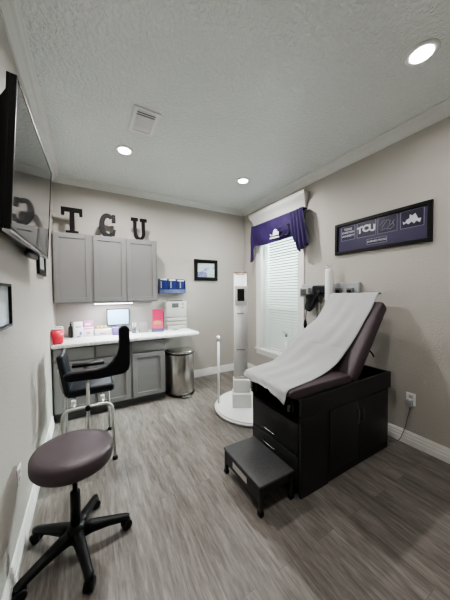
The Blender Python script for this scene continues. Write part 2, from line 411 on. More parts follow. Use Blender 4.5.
# ------------------------------------------------------------------ ceiling fittings
for (x, y, lab) in ((.757, -1.074, 'round recessed ceiling downlight nearest the air vent'), (2.292, -1.10, 'round recessed ceiling downlight nearest the window'),
                    (2.301, -3.17, 'large round recessed ceiling downlight above the purple sports banner'), (.757, -3.17, 'round recessed ceiling downlight over the viewer on the television side')):
    t = thing('recessed_light', lab, 'ceiling light', (x, y, H), 'recessed ceiling lights')
    MB().lathe([(.062, -.004), (.066, -.010), (.085, -.008), (.092, 0)], (x, y, H), 40).build('trim_ring', 'white', t)
    MB().lathe([(0, -.0115), (.062, -.0115), (.062, -.004)], (x, y, H), 40).build('lens', 'lamp', t)
v = thing('air_vent', 'white square ceiling air vent with dark louvre bands', 'vent', (.845, -1.63, H))
fn = lambda u, vv, d: (u, vv, H-d)
frame_mb(.74, .96, -1.80, -1.455, .032, .0, .012, fn).build('vent_frame', 'white', v, bevel=.002)
quad_mb(.772, .928, -1.768, -1.487, 0, .003, fn).build('duct_opening', 'ventgrey', v)
b = MB()
yy = -1.755
while yy < -1.49:
    if -1.77 < yy < -1.70 and round((yy+1.755)/.0135) % 2: pass
    elif not (-1.695 < yy < -1.675 or -1.575 < yy < -1.555):
        mt = Matrix.Translation((.85, yy, H-.008)) @ Matrix.Rotation(math.radians(-12), 4, 'X')
        b.box(-.078, .078, -.0045, .0045, -.0008, .0008, mt)
    else: b.box(.772, .928, yy-.006, yy+.006, H-.011, H-.004)
    yy += .0135
b.build('louvers', 'white', v)

# ------------------------------------------------------------------ cabinets
def shaker(x0, x1, z0, z1, yf, th=.02, st=.055):
    """door face at y = yf (front), body behind"""
    mb = MB()
    mb.box(x0, x0+st, yf, yf+th, z0, z1); mb.box(x1-st, x1, yf, yf+th, z0, z1)
    mb.box(x0+st, x1-st, yf, yf+th, z1-st, z1); mb.box(x0+st, x1-st, yf, yf+th, z0, z0+st)
    mb.box(x0+st-.002, x1-st+.002, yf+.009, yf+th, z0+st-.002, z1-st+.002)
    return mb
UZ0, UZ1 = 1.372, 2.257
def upper(x0, x1, doors, lab):
    t = thing('wall_cabinet', lab, 'cabinet', ((x0+x1)/2, -.16, UZ0), 'grey wall cabinets over the counter')
    MB().box(x0, x1, -.31, 0, UZ0, UZ1).build('carcass', 'cab', t)
    for a, c in doors: shaker(a, c, UZ0+.012, UZ1-.012, -.332).build('door', 'cab', t, bevel=.002)
upper(.010, .438, [(.026, .418)], 'single door grey shaker wall cabinet under the letter T')
upper(.439, 1.283, [(.455, .846), (.858, 1.262)], 'double door grey shaker wall cabinet under letters C and U')
LX = [(.012, .440), (.441, .853), (.854, 1.300)]
for (x0, x1), lab in zip(LX, ('grey base cabinet against the left wall, mostly behind the black chair', 'grey base cabinet in the middle of the counter run, beside the chair arm', 'grey base cabinet with drawer and shaker door beside the steel trash can')):
    t = thing('base_cabinet', lab, 'cabinet', ((x0+x1)/2, -.3, 0), 'grey base cabinets under the counter')
    MB().box(x0, x1, -.595, -.01, .10, .868).build('carcass', 'cab', t)
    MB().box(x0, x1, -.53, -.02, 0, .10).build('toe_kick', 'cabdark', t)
    MB().rbox(x0+.014, x1-.014, -.616, -.596, .715, .852, .003, 2).build('drawer', 'cab', t)
    shaker(x0+.014, x1-.014, .115, .69, -.616).build('door', 'cab', t, bevel=.002)
tag(MB().rbox(.004, 1.80, -.645, -.004, .869, .910, .005, 2).build('countertop', 'quartz'), 'long white quartz countertop running along the back wall over the grey cabinets', 'countertop')
sl = thing('cabinet_light', 'slim bright strip light under the grey wall cabinets', 'light', (.69, -.27, UZ0-.02))
MB().rbox(.45, .935, -.315, -.255, UZ0-.016, UZ0-.0005, .003, 2).build('light_housing', 'white', sl)
MB().box(.455, .93, -.312, -.258, UZ0-.024, UZ0-.016).build('lens', 'strip', sl)

# ------------------------------------------------------------------ letters on the wall cabinets
LZ = UZ1
def letter(name, x0, w, h, polys, m, lab, tilt=6):
    b = MB()
    for pts, d in polys:
        b.prism([(x0+u*w, v*h) for u, v in pts], lambda u, v, dd: (u, dd, v), -.016-d, .016+d)
    mt = Matrix.Translation((0, -.235, LZ+.001)) @ Matrix.Rotation(math.radians(-tilt), 4, 'X')
    for vv in b.bm.verts: vv.co = mt @ vv.co
    mn = min(vv.co.z for vv in b.bm.verts)
    for vv in b.bm.verts: vv.co.z += LZ+.0005-mn
    o = b.build(name, m, bevel=.003); tag(o, lab, 'letter', 'wooden letters spelling TCU on the wall cabinets')
letter('letter_t', .105, .237, .345, [([(0, 1), (0, .70), (.15, .70), (.17, .85), (.385, .85), (.385, .12), (.20, .12), (.20, 0), (.80, 0), (.80, .12), (.615, .12), (.615, .85), (.83, .85), (.85, .70), (1, .70), (1, 1)], 0)],
       'letter', 'black wooden slab serif letter T standing on the grey wall cabinet')
outer = arc(.5, .5, .5, 46, 314, 26); inner = arc(.53, .5, .21, 306, 54, 26, .34)
letter('letter_c', .533, .208, .335, [(outer+inner, 0), ([(.76, .64), (1, .64), (1, .97), (.76, .97)], .001), ([(.74, .13), (.92, .10), (1, .34), (.80, .36)], .001)],
       'letterg', 'charcoal wooden letter C standing on the grey wall cabinet')
uo = [(.13, .88), (.13, .34)] + arc(.5, .34, .37, 180, 360, 18, .34)[1:] + [(.87, .88)]
ui = [(.66, .88), (.66, .34)] + arc(.5, .34, .16, 360, 180, 14, .20)[1:] + [(.34, .88)]
letter('letter_u', .945, .222, .328, [(uo+ui, 0), ([(0, .87), (.44, .87), (.44, 1), (0, 1)], .001), ([(.56, .87), (1, .87), (1, 1), (.56, 1)], .001)],
       'letter', 'black wooden slab serif letter U standing on the grey wall cabinet')

# ------------------------------------------------------------------ television and left-wall frames
tv = thing('television', 'large black flat screen television tilted down on the left wall', 'television', (.06, -2.05, 2.08))
tilt = math.atan2(.037, .62)
tm = Matrix.Translation((.094, -2.045, 1.772)) @ Matrix.Rotation(math.radians(-1.5), 4, 'Z') @ Matrix.Translation((0, 2.045, 0)) @ Matrix.Rotation(tilt, 4, 'Y')
tvf = lambda u, v, d: tuple(tm @ Vector((d, u, v)))
frame_mb(-2.57, -1.60, 0, .665, .011, -.022, .003, tvf).build('bezel', 'frame', tv, bevel=.002)
quad_mb(-2.56, -1.61, .010, .655, -.004, 0, tvf).build('screen', 'screen', tv)
quad_mb(-2.57, -1.60, 0, .665, -.034, -.022, tvf).build('back_panel', 'blackplastic', tv)
b = MB()
b.prism([(.0, -.034), (.62, -.034), (.56, -.062), (.0, -.062)], lambda v, d, u: tvf(u, v, d), -2.545, -1.65)
b.build('back_housing', 'blackplastic', tv)
quad_mb(-2.57, -1.60, -.009, 0, -.026, .004, tvf).build('lower_trim', 'chrome', tv)
b = MB(); b.lathe([(0, 0), (.16, 0), (.17, .012), (.15, .024), (0, .026)], (0, 0, 0), 28, Matrix.Translation((.045, -1.86, 1.742)), sx=.17, sy=1); b.build('sensor_bar', 'blackplastic', tv)
b = MB(); b.box(.002, .014, -2.25, -1.85, 1.93, 2.27); b.box(.010, .045, -2.2, -2.17, 1.9, 2.3); b.box(.010, .045, -1.93, -1.90, 1.9, 2.3); b.build('wall_bracket', 'blackplastic', tv)
f = thing('picture_frame', 'small black glazed frame on the left wall behind the television', 'picture frame', (.01, -1.16, 1.66))
frame_mb(-1.37, -.955, 1.665, 2.0, .05, 0.001, .022, left).build('frame', 'frame', f, bevel=.002)
quad_mb(-1.32, -1.005, 1.715, 1.95, .001, .009, left).build('glazed_picture', 'doc', f)
f = thing('picture_frame', 'black framed glazed certificate on the left wall below the television', 'picture frame', (.01, -2.46, 1.32))
frame_mb(-2.66, -2.285, 1.325, 1.545, .014, 0.001, .022, left).build('frame', 'frame', f, bevel=.002)
quad_mb(-2.646, -2.299, 1.339, 1.531, .001, .010, left).build('glazed_certificate', 'doc', f)
o = thing('wall_outlet', 'white electrical outlet low on the left wall behind the stool', 'outlet', (0, -2.17, .42))
MB().rbox(.0, .006, -2.212, -2.135, .415, .505, .002, 2).build('cover_plate', 'white', o)
b = MB()
for zz in (.44, .48): b.rbox(.006, .0075, -2.19, -2.157, zz-.014, zz+.014, .0006, 1)
b.build('receptacles', 'offwhite', o)

# ------------------------------------------------------------------ back wall picture
f = thing('picture_frame', 'black framed pale blue landscape picture on the back wall', 'picture frame', (2.23, 0, 1.70))
frame_mb(2.00, 2.455, 1.705, 2.077, .062, .001, .028, back).build('frame', 'frame', f, bevel=.004)
quad_mb(2.062, 2.393, 1.767, 2.015, .001, .012, back).build('painting', 'art', f)
b = MB()
b.prism([(2.065, 1.77), (2.25, 1.77), (2.235, 1.85), (2.20, 1.855), (2.16, 1.875), (2.11, 1.86), (2.065, 1.85)], back, .0122, .0135)
b.build('hills', 'hill', f)

# ------------------------------------------------------------------ banner on the right wall
bn = thing('framed_banner', 'long black framed purple TCU banner on the right wall', 'framed banner', (W, -2.495, 1.935))
frame_mb(-2.978, -2.010, 1.935, 2.305, .036, .001, .030, right).build('frame', 'frame', bn, bevel=.003)
quad_mb(-2.942, -2.046, 1.971, 2.269, .001, .012, right).build('mat_board', 'mat_purple', bn)
def rl(u, v, d): return (W-.012-d, u, v)
def panel(y0, y1, z0, z1, m='mat_navy'):
    p_ = quad_mb(y0, y1, z0, z1, 0, .0012, rl).build('print_panel', m, bn)
    frame_mb(y0, y1, z0, z1, .004, 0, .0022, rl).build('panel_border', 'printgrey', p_)
    return p_
p1 = panel(-2.258, -2.090, 2.095, 2.262); p2 = panel(-2.487, -2.283, 2.095, 2.262); p3 = panel(-2.694, -2.507, 2.095, 2.262); p4 = panel(-2.915, -2.721, 2.095, 2.262)
p5 = panel(-2.60, -2.395, 2.002, 2.062)
# lettering runs toward -y as seen from inside the room
def word(par, body, cy, cz, size, m='print', sx=1., bend=0, bold=.02):
    e = MB()
    text_bm(e, body, size, lambda u, v, d: (W-.012-.0012-d, cy-u, cz+v+bend*(u*u)), .0012, sx=sx, bold=bold)
    e.build('lettering', m, par)
word(p1, 'TEXAS', -2.174, 2.222, .034); word(p1, 'CHRISTIAN', -2.174, 2.185, .030); word(p1, 'UNIVERSITY', -2.174, 2.145, .029)
word(p2, 'TCU', -2.385, 2.183, .098, sx=1.0, bend=-1.6, bold=.055)
word(p5, 'HORNED FROGS', -2.4975, 2.032, .026)
e = MB()                                              # loose line drawing
for pts in ([(-.05, -.03), (-.02, .02), (.0, .045), (.03, .03), (.02, -.01)], [(.0, -.05), (.02, -.02), (.05, .0), (.07, .03)], [(-.07, .0), (-.04, .04), (-.02, .05)], [(-.06, -.05), (-.02, -.04), (.03, -.055), (.065, -.03), (.05, .02)]):
    e.tube([rl(-2.60-u, 2.178+v, .002) for u, v in pts], .003, 5)
e.build('line_drawing', 'printgrey', p3)
e = MB()                                              # plain white ragged mark
e.prism([(-2.748, 2.135), (-2.742, 2.165), (-2.762, 2.152), (-2.775, 2.178), (-2.798, 2.185), (-2.80, 2.222), (-2.822, 2.205), (-2.845, 2.222), (-2.858, 2.19), (-2.868, 2.168), (-2.892, 2.165), (-2.882, 2.128), (-2.855, 2.15), (-2.835, 2.128), (-2.815, 2.152), (-2.79, 2.13), (-2.77, 2.148)], rl, .0012, .003)
e.build('white_mark', 'print', p4)

# ------------------------------------------------------------------ counter things
CZ = .9105
t = thing('sharps_container', 'red sharps container with milky white lid against the left wall', 'sharps container', (.062, -.55, CZ))
mt = Matrix.Translation((.066, -.545, CZ))
def taper(mb, w0, d0, w1, d1, z0, z1, m_, r=.012):
    b2 = bmesh.new(); bmesh.ops.create_cube(b2, size=1)
    for vv in b2.verts:
        ww, dd = (w1, d1) if vv.co.z > 0 else (w0, d0)
        vv.co = Vector((vv.co.x*ww, vv.co.y*dd, z1 if vv.co.z > 0 else z0))
    bmesh.ops.bevel(b2, geom=list(b2.edges), offset=r, segments=3, affect='EDGES')
    mb.merge(b2, m_, 0, True); return mb
taper(MB(), .095, .12, .118, .145, 0, .165, mt).build('bin', 'red', t)
b = MB().rbox(-.052, .052, -.06, .06, .165, .182, .005, 2, mt); b.rbox(-.03, .045, -.02, .055, .182, .20, .006, 2, mt); b.build('lid', 'clearlid', t)
t = thing('pump_bottle', 'dark bottle standing behind the red sharps container', 'bottle', (.172, -.13, CZ))
MB().lathe([(0, 0), (.026, 0), (.028, .01), (.028, .12), (.022, .14), (.01, .15), (.01, .165)], (.172, -.13, CZ), 20).build('body', 'dark', t)
b = MB().lathe([(.012, .165), (.012, .18), (.005, .182), (.005, .20)], (.172, -.13, CZ), 12); b.box(.165, .172+.03, -.136, -.124, CZ+.198, CZ+.206); b.build('pump', 'dark', t)
def carton(name, x, y, w, d, h, m, lab, cat, rot=0, z=CZ, extras=()):
    t = thing(name, lab, cat, (x, y, z)); mm = Matrix.Translation((x, y, z)) @ Matrix.Rotation(math.radians(rot), 4, 'Z')
    MB().rbox(-w/2, w/2, -d/2, d/2, 0, h, .003, 2, mm).build('carton', m, t)
    for (nm, u0, u1, v0, v1, m2) in extras:
        MB().box(-w/2+u0*w, -w/2+u1*w, -d/2-.0012, -d/2+.001, v0*h, v1*h, mm).build(nm, m2, t)
    return t
carton('glove_box', .255, -.19, .105, .09, .205, 'white', 'white carton with purple marks beside the dark bottle', 'box', 8, extras=(('purple_blot', .62, .88, .16, .38, 'purple'), ('purple_stripe', .3, .72, .04, .12, 'purple'), ('grey_lettering', .2, .8, .66, .74, 'lgrey')))
carton('tissue_box', .372, -.14, .125, .09, .125, 'white', 'white and pink carton underneath the magenta box', 'box', 4, extras=(('pink_stripe', .1, .9, .80, .92, 'magenta'), ('pink_print', .3, .7, .25, .5, 'magenta')))
carton('swab_box', .370, -.14, .115, .085, .08, 'magenta', 'magenta and white box stacked on the pink printed carton', 'box', 7, z=CZ+.1262, extras=(('white_label', .2, .8, .3, .7, 'white'),))
carton('supply_box', .555, -.13, .21, .11, .085, 'white', 'low white supply box with a red mark in front of the back wall', 'box', 2, extras=(('red_mark', .3, .62, .28, .42, 'red'),))
for k, x in enumerate((.487, .537, .587)):
    t = carton('pill_box', x, -.12, .046, .07, .04, 'tan', ('left', 'middle', 'right')[k] + 'most of three tan boxes on the low white supply box' if k != 1 else 'middle one of three tan boxes on the low white supply box', 'box', 0, z=CZ+.0862, extras=(('white_label', .2, .8, .2, .75, 'offwhite'),))
    t['group'] = 'small tan boxes on the white supply box'
t = thing('monitor', 'small black edged computer monitor with light blue picture on the counter', 'monitor', (.76, -.10, CZ))
frame_mb(.610, .912, 1.028, 1.268, .010, .09, .112, back).build('bezel', 'frame', t, bevel=.002)
quad_mb(.612, .910, 1.030, 1.266, .085, .092, back).build('back_shell', 'blackplastic', t)
quad_mb(.620, .902, 1.038, 1.258, .092, .104, back).build('screen', 'monitor', t)
b = MB().rbox(.735, .787, -.085, -.07, CZ+.008, 1.10, .004, 2); b.rbox(.68, .842, -.16, -.03, CZ, CZ+.010, .004, 2); b.build('stand', 'white', t)
t = thing('tissue_cube', 'small violet box in front of the monitor', 'box', (.70, -.235, CZ))
MB().rbox(.665, .745, -.275, -.20, CZ, CZ+.105, .004, 2).build('carton', 'purple', t)
MB().box(.68, .73, -.2765, -.274, CZ+.05, CZ+.08).build('pale_label', 'lgrey', t)
t = thing('pen_cup', 'dark mesh pen cup right of the monitor', 'cup', (.955, -.22, CZ))
MB().lathe([(0, .003), (.028, .003), (.033, .10), (.035, .10), (.030, 0), (0, 0)], (.955, -.22, CZ), 20).build('cup', 'grey', t)
for k, (dx, dy, m) in enumerate(((.02, .01, 'white'), (-.018, .008, 'dark'), (.004, -.016, 'lgrey'), (-.008, .02, 'white'))):
    tag(MB().tube([(.955+dx*.4, -.22+dy*.4, CZ+.006), (.955+dx*1.7, -.22+dy*1.7, CZ+.148)], .0035, 8).build('pen', m), ('white pen leaning right in the dark mesh cup', 'black pen in the dark mesh cup', 'grey pen at the front of the dark mesh cup', 'white pen at the back of the dark mesh cup')[k], 'pen', 'pens in the cup')
t = thing('desk_calendar', 'grey framed desk calendar grid beside the pink brochure stand', 'calendar', (1.10, -.24, CZ))
cm = Matrix.Translation((1.095, -.235, CZ)) @ Matrix.Rotation(math.radians(12), 4, 'Z') @ Matrix.Rotation(math.radians(-12), 4, 'X')
MB().box(-.065, .065, 0, .006, .003, .150, cm).build('page', 'offwhite', t)
b = MB()
for k in range(6): b.box(-.065+.026*k-.0015, -.065+.026*k+.0015, -.0022, 0, .003, .150, cm)
for k in range(6): b.box(-.065, .065, -.0022, 0, .003+.0294*k-.0015, .003+.0294*k+.0015, cm)
b.build('grid_lines', 'grey', t)
b = MB().box(-.05, .05, 0, .003, 0, .12, Matrix.Translation((1.078, -.165, CZ)) @ Matrix.Rotation(math.radians(12), 4, 'Z') @ Matrix.Rotation(math.radians(16), 4, 'X')); b.build('easel_back', 'grey', t)
t = thing('brochure_stand', 'clear tiered stand full of pink brochures on the counter', 'brochure stand', (1.29, -.25, CZ))
bm_ = Matrix.Translation((1.295, -.25, CZ)) @ Matrix.Rotation(math.radians(-22), 4, 'Z')
b = MB(); b.box(-.085, .085, -.05, .05, 0, .006, bm_); b.box(-.085, .085, .042, .048, 0, .30, bm_); b.box(-.085, .085, -.002, .002, 0, .12, bm_); b.box(-.085, .085, -.05, -.046, 0, .05, bm_); b.build('holder', 'acrylic', t)
tag(MB().box(-.076, .076, -.044, -.006, .008, .145, bm_).build('brochure_stack', 'salmon'), 'lower stack of salmon pink brochures in the stand front pocket', 'brochures')
e = MB()
o = MB().box(-.078, .072, .006, .038, .008, .330, bm_); o = tag(o.build('brochure_stack', 'pink'), 'taller stack of hot pink brochures in the stand rear pocket', 'brochures')
tag(MB().box(-.05, .055, -.0475, -.0445, .075, .132, bm_ @ Matrix.Translation((0, 0, .035))).build('business_card', 'tan'), 'tan card propped at the top of the lower pink brochures', 'card')
tag(MB().tube([(1.50, -.30, CZ+.006), (1.60, -.29, CZ+.006)], .005, 8).build('marker', 'grey'), 'grey marker lying alone near the right end of the counter', 'pen')
# white device on the wall end of the counter
t = thing('desktop_printer', 'white desktop printer with grey display under the blue glove rack', 'printer', (1.62, -.08, CZ))
MB().rbox(1.462, 1.80, -.14, -.006, 1.10, 1.352, .008, 2).build('upper_body', 'offwhite', t)
b = MB()
b.rbox(1.47, 1.795, -.155, -.006, 1.04, 1.092, .006, 2); b.rbox(1.462, 1.80, -.145, -.006, .975, 1.032, .006, 2); b.rbox(1.47, 1.795, -.165, -.006, CZ, .967, .006, 2)
b.build('paper_trays', 'offwhite', t)
MB().rbox(1.555, 1.665, -.1445, -.139, 1.255, 1.325, .002, 2).build('display', 'lcd', t)
for zz in (1.31, 1.25): MB().lathe([(0, 0), (.012, 0), (.012, .004), (0, .005)], (0, 0, 0), 16, Matrix.Translation((1.735, -.14, zz)) @ Matrix.Rotation(PI/2, 4, 'X')).build('button', 'grey', t)
MB().box(1.50, 1.745, -.12, -.02, 1.350, 1.372).build('paper_slot', 'grey', t)
# blue rack with three pockets
t = thing('wall_rack', 'three pocket clear wall rack on the back wall right of the cabinets', 'rack', (1.595, 0, 1.485))
b = MB(); b.box(1.375, 1.812, -.008, -.001, 1.49, 1.725); b.box(1.375, 1.812, -.075, -.001, 1.485, 1.492); b.box(1.375, 1.812, -.077, -.073, 1.485, 1.55)
for x in (1.375, 1.519, 1.664, 1.808): b.box(x, x+.004, -.077, -.001, 1.485, 1.70)
b.build('pockets', 'acrylic', t)
for k in range(3):
    x0 = 1.384+.1447*k
    t = thing('glove_packet', ('royal blue packet in the left pocket of the wall rack', 'royal blue packet in the middle pocket of the wall rack', 'royal blue packet in the right pocket of the wall rack')[k], 'packet', (x0+.065, -.04, 1.493), 'blue packets in the wall rack')
    MB().rbox(x0, x0+.128, -.069, -.012, 1.4935, 1.70-.008*k, .004, 2).build('packet', 'blue', t)
    MB().box(x0+.015, x0+.115, -.064, -.03, 1.700-.008*k, 1.722-.008*k).build('white_tissue', 'white', t)
    MB().box(x0+.03*k/2+.012, x0+.03*k/2+.03, -.0702, -.068, 1.57, 1.68).build('white_stripe', 'lgrey', t)

# ------------------------------------------------------------------ trash can
t = thing('trash_can', 'brushed stainless steel semi-round step trash can beside the base cabinet', 'trash can', (1.565, -.50, 0))
def dshape(r, ex=0):
    return [(1.565+r+ex, -.37), (1.565+r+ex, -.44)] + arc(1.565, -.44, r+ex, 0, -180, 24, .245+ex)[1:] + [(1.565-r-ex, -.37)]
up = lambda u, v, d: (u, v, d)
MB().prism(dshape(.212), up, .03, .600, smooth=True).build('body', 'steel', t, bevel=.003)
MB().prism(dshape(.212, .004), up, 0, .032, smooth=True).build('base_ring', 'blackplastic', t)
MB().prism(dshape(.212, .004), up, .600, .618, smooth=True).build('rim', 'blackplastic', t)
b = MB(); b.prism(dshape(.208), up, .619, .640, smooth=True); b.prism(dshape(.185), up, .640, .652, smooth=True); b.build('lid', 'steel', t, bevel=.004)
MB().rbox(1.505, 1.635, -.745, -.66, .014, .030, .006, 2).build('pedal', 'chrome', t)

# ------------------------------------------------------------------ blood draw chair
c = thing('phlebotomy_chair', 'black vinyl blood draw chair with raised L-shaped arm and silver tube legs', 'chair', (.36, -1.28, 0))
def bend(pts, r=.06, n=6):
    out = [Vector(pts[0])]
    for k in range(1, len(pts)-1):
        p = Vector(pts[k]); a = (Vector(pts[k-1])-p).normalized(); d = (Vector(pts[k+1])-p).normalized()
        for j in range(n+1):
            s = j/n; out.append((p+a*r)*(1-s)**2 + p*2*s*(1-s) + (p+d*r)*s*s)
    out.append(Vector(pts[-1])); return out
for yy, sp in ((-1.525, .06), (-1.06, -.02)):
    x0, x1, zt = .165, .545, .500
    g = MB().tube(bend([(x0-.01, yy, .012), (x0, yy, zt), (x1, yy, zt), (x1+.01, yy-sp, .012)], .07), .0135, 12).build('leg', 'tube', c)
    for q in ((x0-.01, yy), (x1+.01, yy-sp)):
        MB().lathe([(0, 0), (.022, 0), (.024, .012), (.015, .032), (0, .034)], (q[0], q[1], 0), 16).build('foot', 'blackplastic', g)
for x in (.245, .468):
    MB().tube([(x, -1.525, .500), (x, -1.50, .525), (x, -1.08, .525), (x, -1.06, .500)], .012, 10).build('cross_bar', 'tube', c)
    MB().rbox(x-.018, x+.018, -1.50, -1.46, .515, .565, .004, 2).build('clamp', 'white', c)
MB().tube([(.352, -1.54, .12), (.355, -1.54, .79)], .014, 12).build('arm_post', 'tube', c)
MB().rbox(.165, .555, -1.535, -1.515, .12, .145, .004, 2).build('lower_rail', 'tube', c)
MB().lathe([(0, 0), (.02, 0), (.024, .01), (.02, .03), (0, .032)], (0, 0, 0), 16, Matrix.Translation((.353, -1.55, .503)) @ Matrix.Rotation(PI/2, 4, 'X')).build('adjusting_knob', 'blackplastic', c)
# seat, back and the two arms
MB().rbox(.185, .575, -1.465, -1.085, .572, .650, .032, 5).build('seat', 'slatevinyl', c)
mt = Matrix.Translation((.200, -1.28, .615)) @ Matrix.Rotation(math.radians(-9), 4, 'Y')
MB().rbox(-.025, .028, -.185, .195, -.03, .350, .025, 5, mt).build('backrest', 'slatevinyl', c)
MB().tube([(.19, -1.30, .54), (.155, -1.30, .60), (.13, -1.30, .80)], .014, 8).build('back_bracket', 'tube', c)
MB().rbox(.215, .515, -1.085, -1.005, .735, .775, .018, 4).build('armrest', 'blackvinyl', c)
MB().tube([(.33, -1.045, .47), (.33, -1.045, .73)], .012, 8).build('arm_support', 'tube', c)
# L arm, flipped upright: profile in x,z
inner_ = arc(.44, .985, .175, 268, 352, 12, .170)
Lp = [(.185, .815), (.175, .795), (.182, .770), (.205, .755), (.45, .745), (.60, .752), (.655, .757), (.688, .790), (.700, .835)] + [(.702, 1.13)] + arc(.656, 1.145, .046, 0, 180, 10, .050) + [(.611, 1.08), (.606, .995), (.588, .935), (.555, .885), (.50, .840), (.42, .825), (.25, .825)]
MB().prism(Lp, lambda u, v, d: (u, d, v), -1.575, -1.495, smooth=True).build('flip_arm', 'blackvinyl', c, bevel=.014)

# ------------------------------------------------------------------ rolling stool
SC = (.278, -2.315)
s = thing('rolling_stool', 'round plum vinyl rolling stool with black five-legged base on casters', 'stool', (SC[0], SC[1], 0))
st = Matrix.Translation((SC[0]-.003, SC[1]+.0, .522)) @ Matrix.Rotation(math.radians(2), 4, 'Y')
MB().lathe([(0, 0), (.180, 0), (.197, .004), (.204, .014), (.207, .035), (.206, .070), (.198, .084), (.181, .092), (.12, .097), (0, .098)], (0, 0, 0), 56, st).build('seat', 'vinyl', s)
MB().lathe([(0, -.012), (.10, -.012), (.10, 0), (0, 0)], (0, 0, 0), 24, st).build('seat_plate', 'blackplastic', s)
MB().lathe([(0, .34), (.0125, .34), (.0135, .522), (0, .522)], (SC[0], SC[1], 0), 20).build('gas_lift', 'blackplastic', s)
MB().lathe([(0, .10), (.027, .10), (.026, .345), (.022, .35), (0, .35)], (SC[0], SC[1], 0), 20).build('column', 'blackplastic', s)
MB().lathe([(0, .065), (.045, .065), (.055, .085), (.052, .13), (.035, .155), (0, .158)], (SC[0], SC[1], 0), 24).build('hub', 'blackplastic', s)
tips = [(.043, -2.455), (.345, -2.590), (.556, -2.327), (.385, -2.055), (.064, -2.139)]
for tx, ty in tips:
    a = math.atan2(ty-SC[1], tx-SC[0]); R = .272
    mm = Matrix.Translation((SC[0], SC[1], 0)) @ Matrix.Rotation(a, 4, 'Z')
    b = MB(); rows = []
    for (x, w_, zt, zb) in ((.02, .030, .142, .075), (.09, .027, .132, .083), (.17, .023, .115, .078), (.24, .021, .098, .066), (R, .021, .090, .060), (R+.018, .014, .084, .062)):
        rows.append([mm @ Vector(q) for q in ((x, -w_, zb), (x, -w_*1.02, zt-.012), (x, -w_*.55, zt), (x, w_*.55, zt), (x, w_*1.02, zt-.012), (x, w_, zb), (x, -w_, zb))])
    b.grid(rows)
    b.bm.faces.new([b.bm.verts.new(q) for q in rows[-1][:-1]]); b.bm.faces.new([b.bm.verts.new(q) for q in rows[0][:-1]])
    bmesh.ops.remove_doubles(b.bm, verts=list(b.bm.verts), dist=1e-5)
    lg = b.build('leg', 'blackplastic', s)
    q = mm @ Vector((R, 0, 0)); sw = a + random.uniform(-.9, .9)
    b = MB(); b.tube([(q.x, q.y, .045), (q.x, q.y, .068)], .008, 8)
    cm = Matrix.Translation((q.x, q.y, .0296)) @ Matrix.Rotation(sw, 4, 'Z') @ Matrix.Rotation(PI/2, 4, 'X')
    for o_ in (-.024, .006):
        b.lathe([(0, 0), (.022, 0), (.0295, .003), (.0295, .015), (.022, .018), (0, .018)], (0, 0, o_), 20, cm)
    b.lathe([(0, -.005), (.018, -.005), (.018, .005), (0, .005)], (0, 0, 0), 16, cm)
    b.box(-.022, .022, -.006, .006, 0, .036, Matrix.Translation((q.x, q.y, .020)) @ Matrix.Rotation(sw, 4, 'Z'))
    b.build('caster', 'blackplastic', lg)

# ------------------------------------------------------------------ body scanner on a round platform
DC = Vector((2.20, -1.43, 0)); u_ = Vector((.868, -.497, 0)); n_ = Vector((-.497, -.868, 0))
sc = thing('body_scanner', 'white body scanner column with black tablet standing on a round white platform', 'scanner', tuple(DC))
b = MB(); b.lathe([(0, .0), (.475, .0), (.475, .018), (.49, .020), (.492, .034), (.484, .040)], tuple(DC), 72); b.build('platform_base', 'white', sc)
MB().lathe([(0, .041), (.478, .041), (.482, .050), (.474, .060), (0, .061)], tuple(DC), 72).build('platform_top', 'white', sc)
BC = Vector((2.043, -1.405, 0))
sm = Matrix(((u_.x, -n_.x, 0, BC.x), (u_.y, -n_.y, 0, BC.y), (0, 0, 1, 0), (0, 0, 0, 1)))   # local x = width, local -y = front
MB().rbox(-.115, .120, -.085, .10, .0615, .235, .008, 3, sm).build('lower_housing', 'white', sc)
MB().rbox(-.102, .110, -.04, .11, .236, .395, .008, 3, sm).build('upper_housing', 'white', sc)
b = MB(); taper(b, .172, .075, .160, .062, .0, 1.340, sm @ Matrix.Translation((-.005, .045, .396)), .006); b.build('column', 'scanner', sc)
MB().box(-.088, .078, .0, .09, .396, .420, sm).build('column_foot', 'offwhite', sc)
MB().rbox(-.084, .077, .008, .080, 1.737, 1.752, .003, 2, sm).build('copper_cap', 'brown', sc)
tb = MB().rbox(-.077, .082, -.016, .012, 1.335, 1.575, .006, 2, sm).build('tablet_mount', 'white', sc)
MB().box(-.045, .042, -.019, -.015, 1.385, 1.535, sm).build('tablet_screen', 'tabscreen', tb)
for zz, w2 in ((1.715, .052), (1.225, .045), (.762, .052)): MB().box(-.005-w2, -.005+w2, .004, .010, zz, zz+.008, sm).build('sensor_slot', 'grey', sc)
for sgn, lx in ((-1, 0), (1, 0)):
    pb = Vector((1.822, -1.205, 0)) if sgn < 0 else Vector((2.60, -1.62, 0))
    hp = MB().tube([(pb.x, pb.y, .060), (pb.x, pb.y, .88+max(0, sgn)*.05)], .0135, 14).build('handle_pole', 'white', sc)
    pb.z = max(0, sgn)*.05; b = MB().tube([(pb.x, pb.y, .88+pb.z), (pb.x, pb.y, .932+pb.z)], .019, 14)
    if sgn > 0: b.tube([(pb.x, pb.y, .925+pb.z), (pb.x+u_.x*-.05, pb.y+u_.y*-.05, .932+pb.z)], .012, 10)
    b.build('handle_head', 'white', hp)
    MB().tube([(pb.x, pb.y, .865+pb.z), (pb.x, pb.y, .878+pb.z)], .0155, 14).build('grey_collar', 'grey', hp)

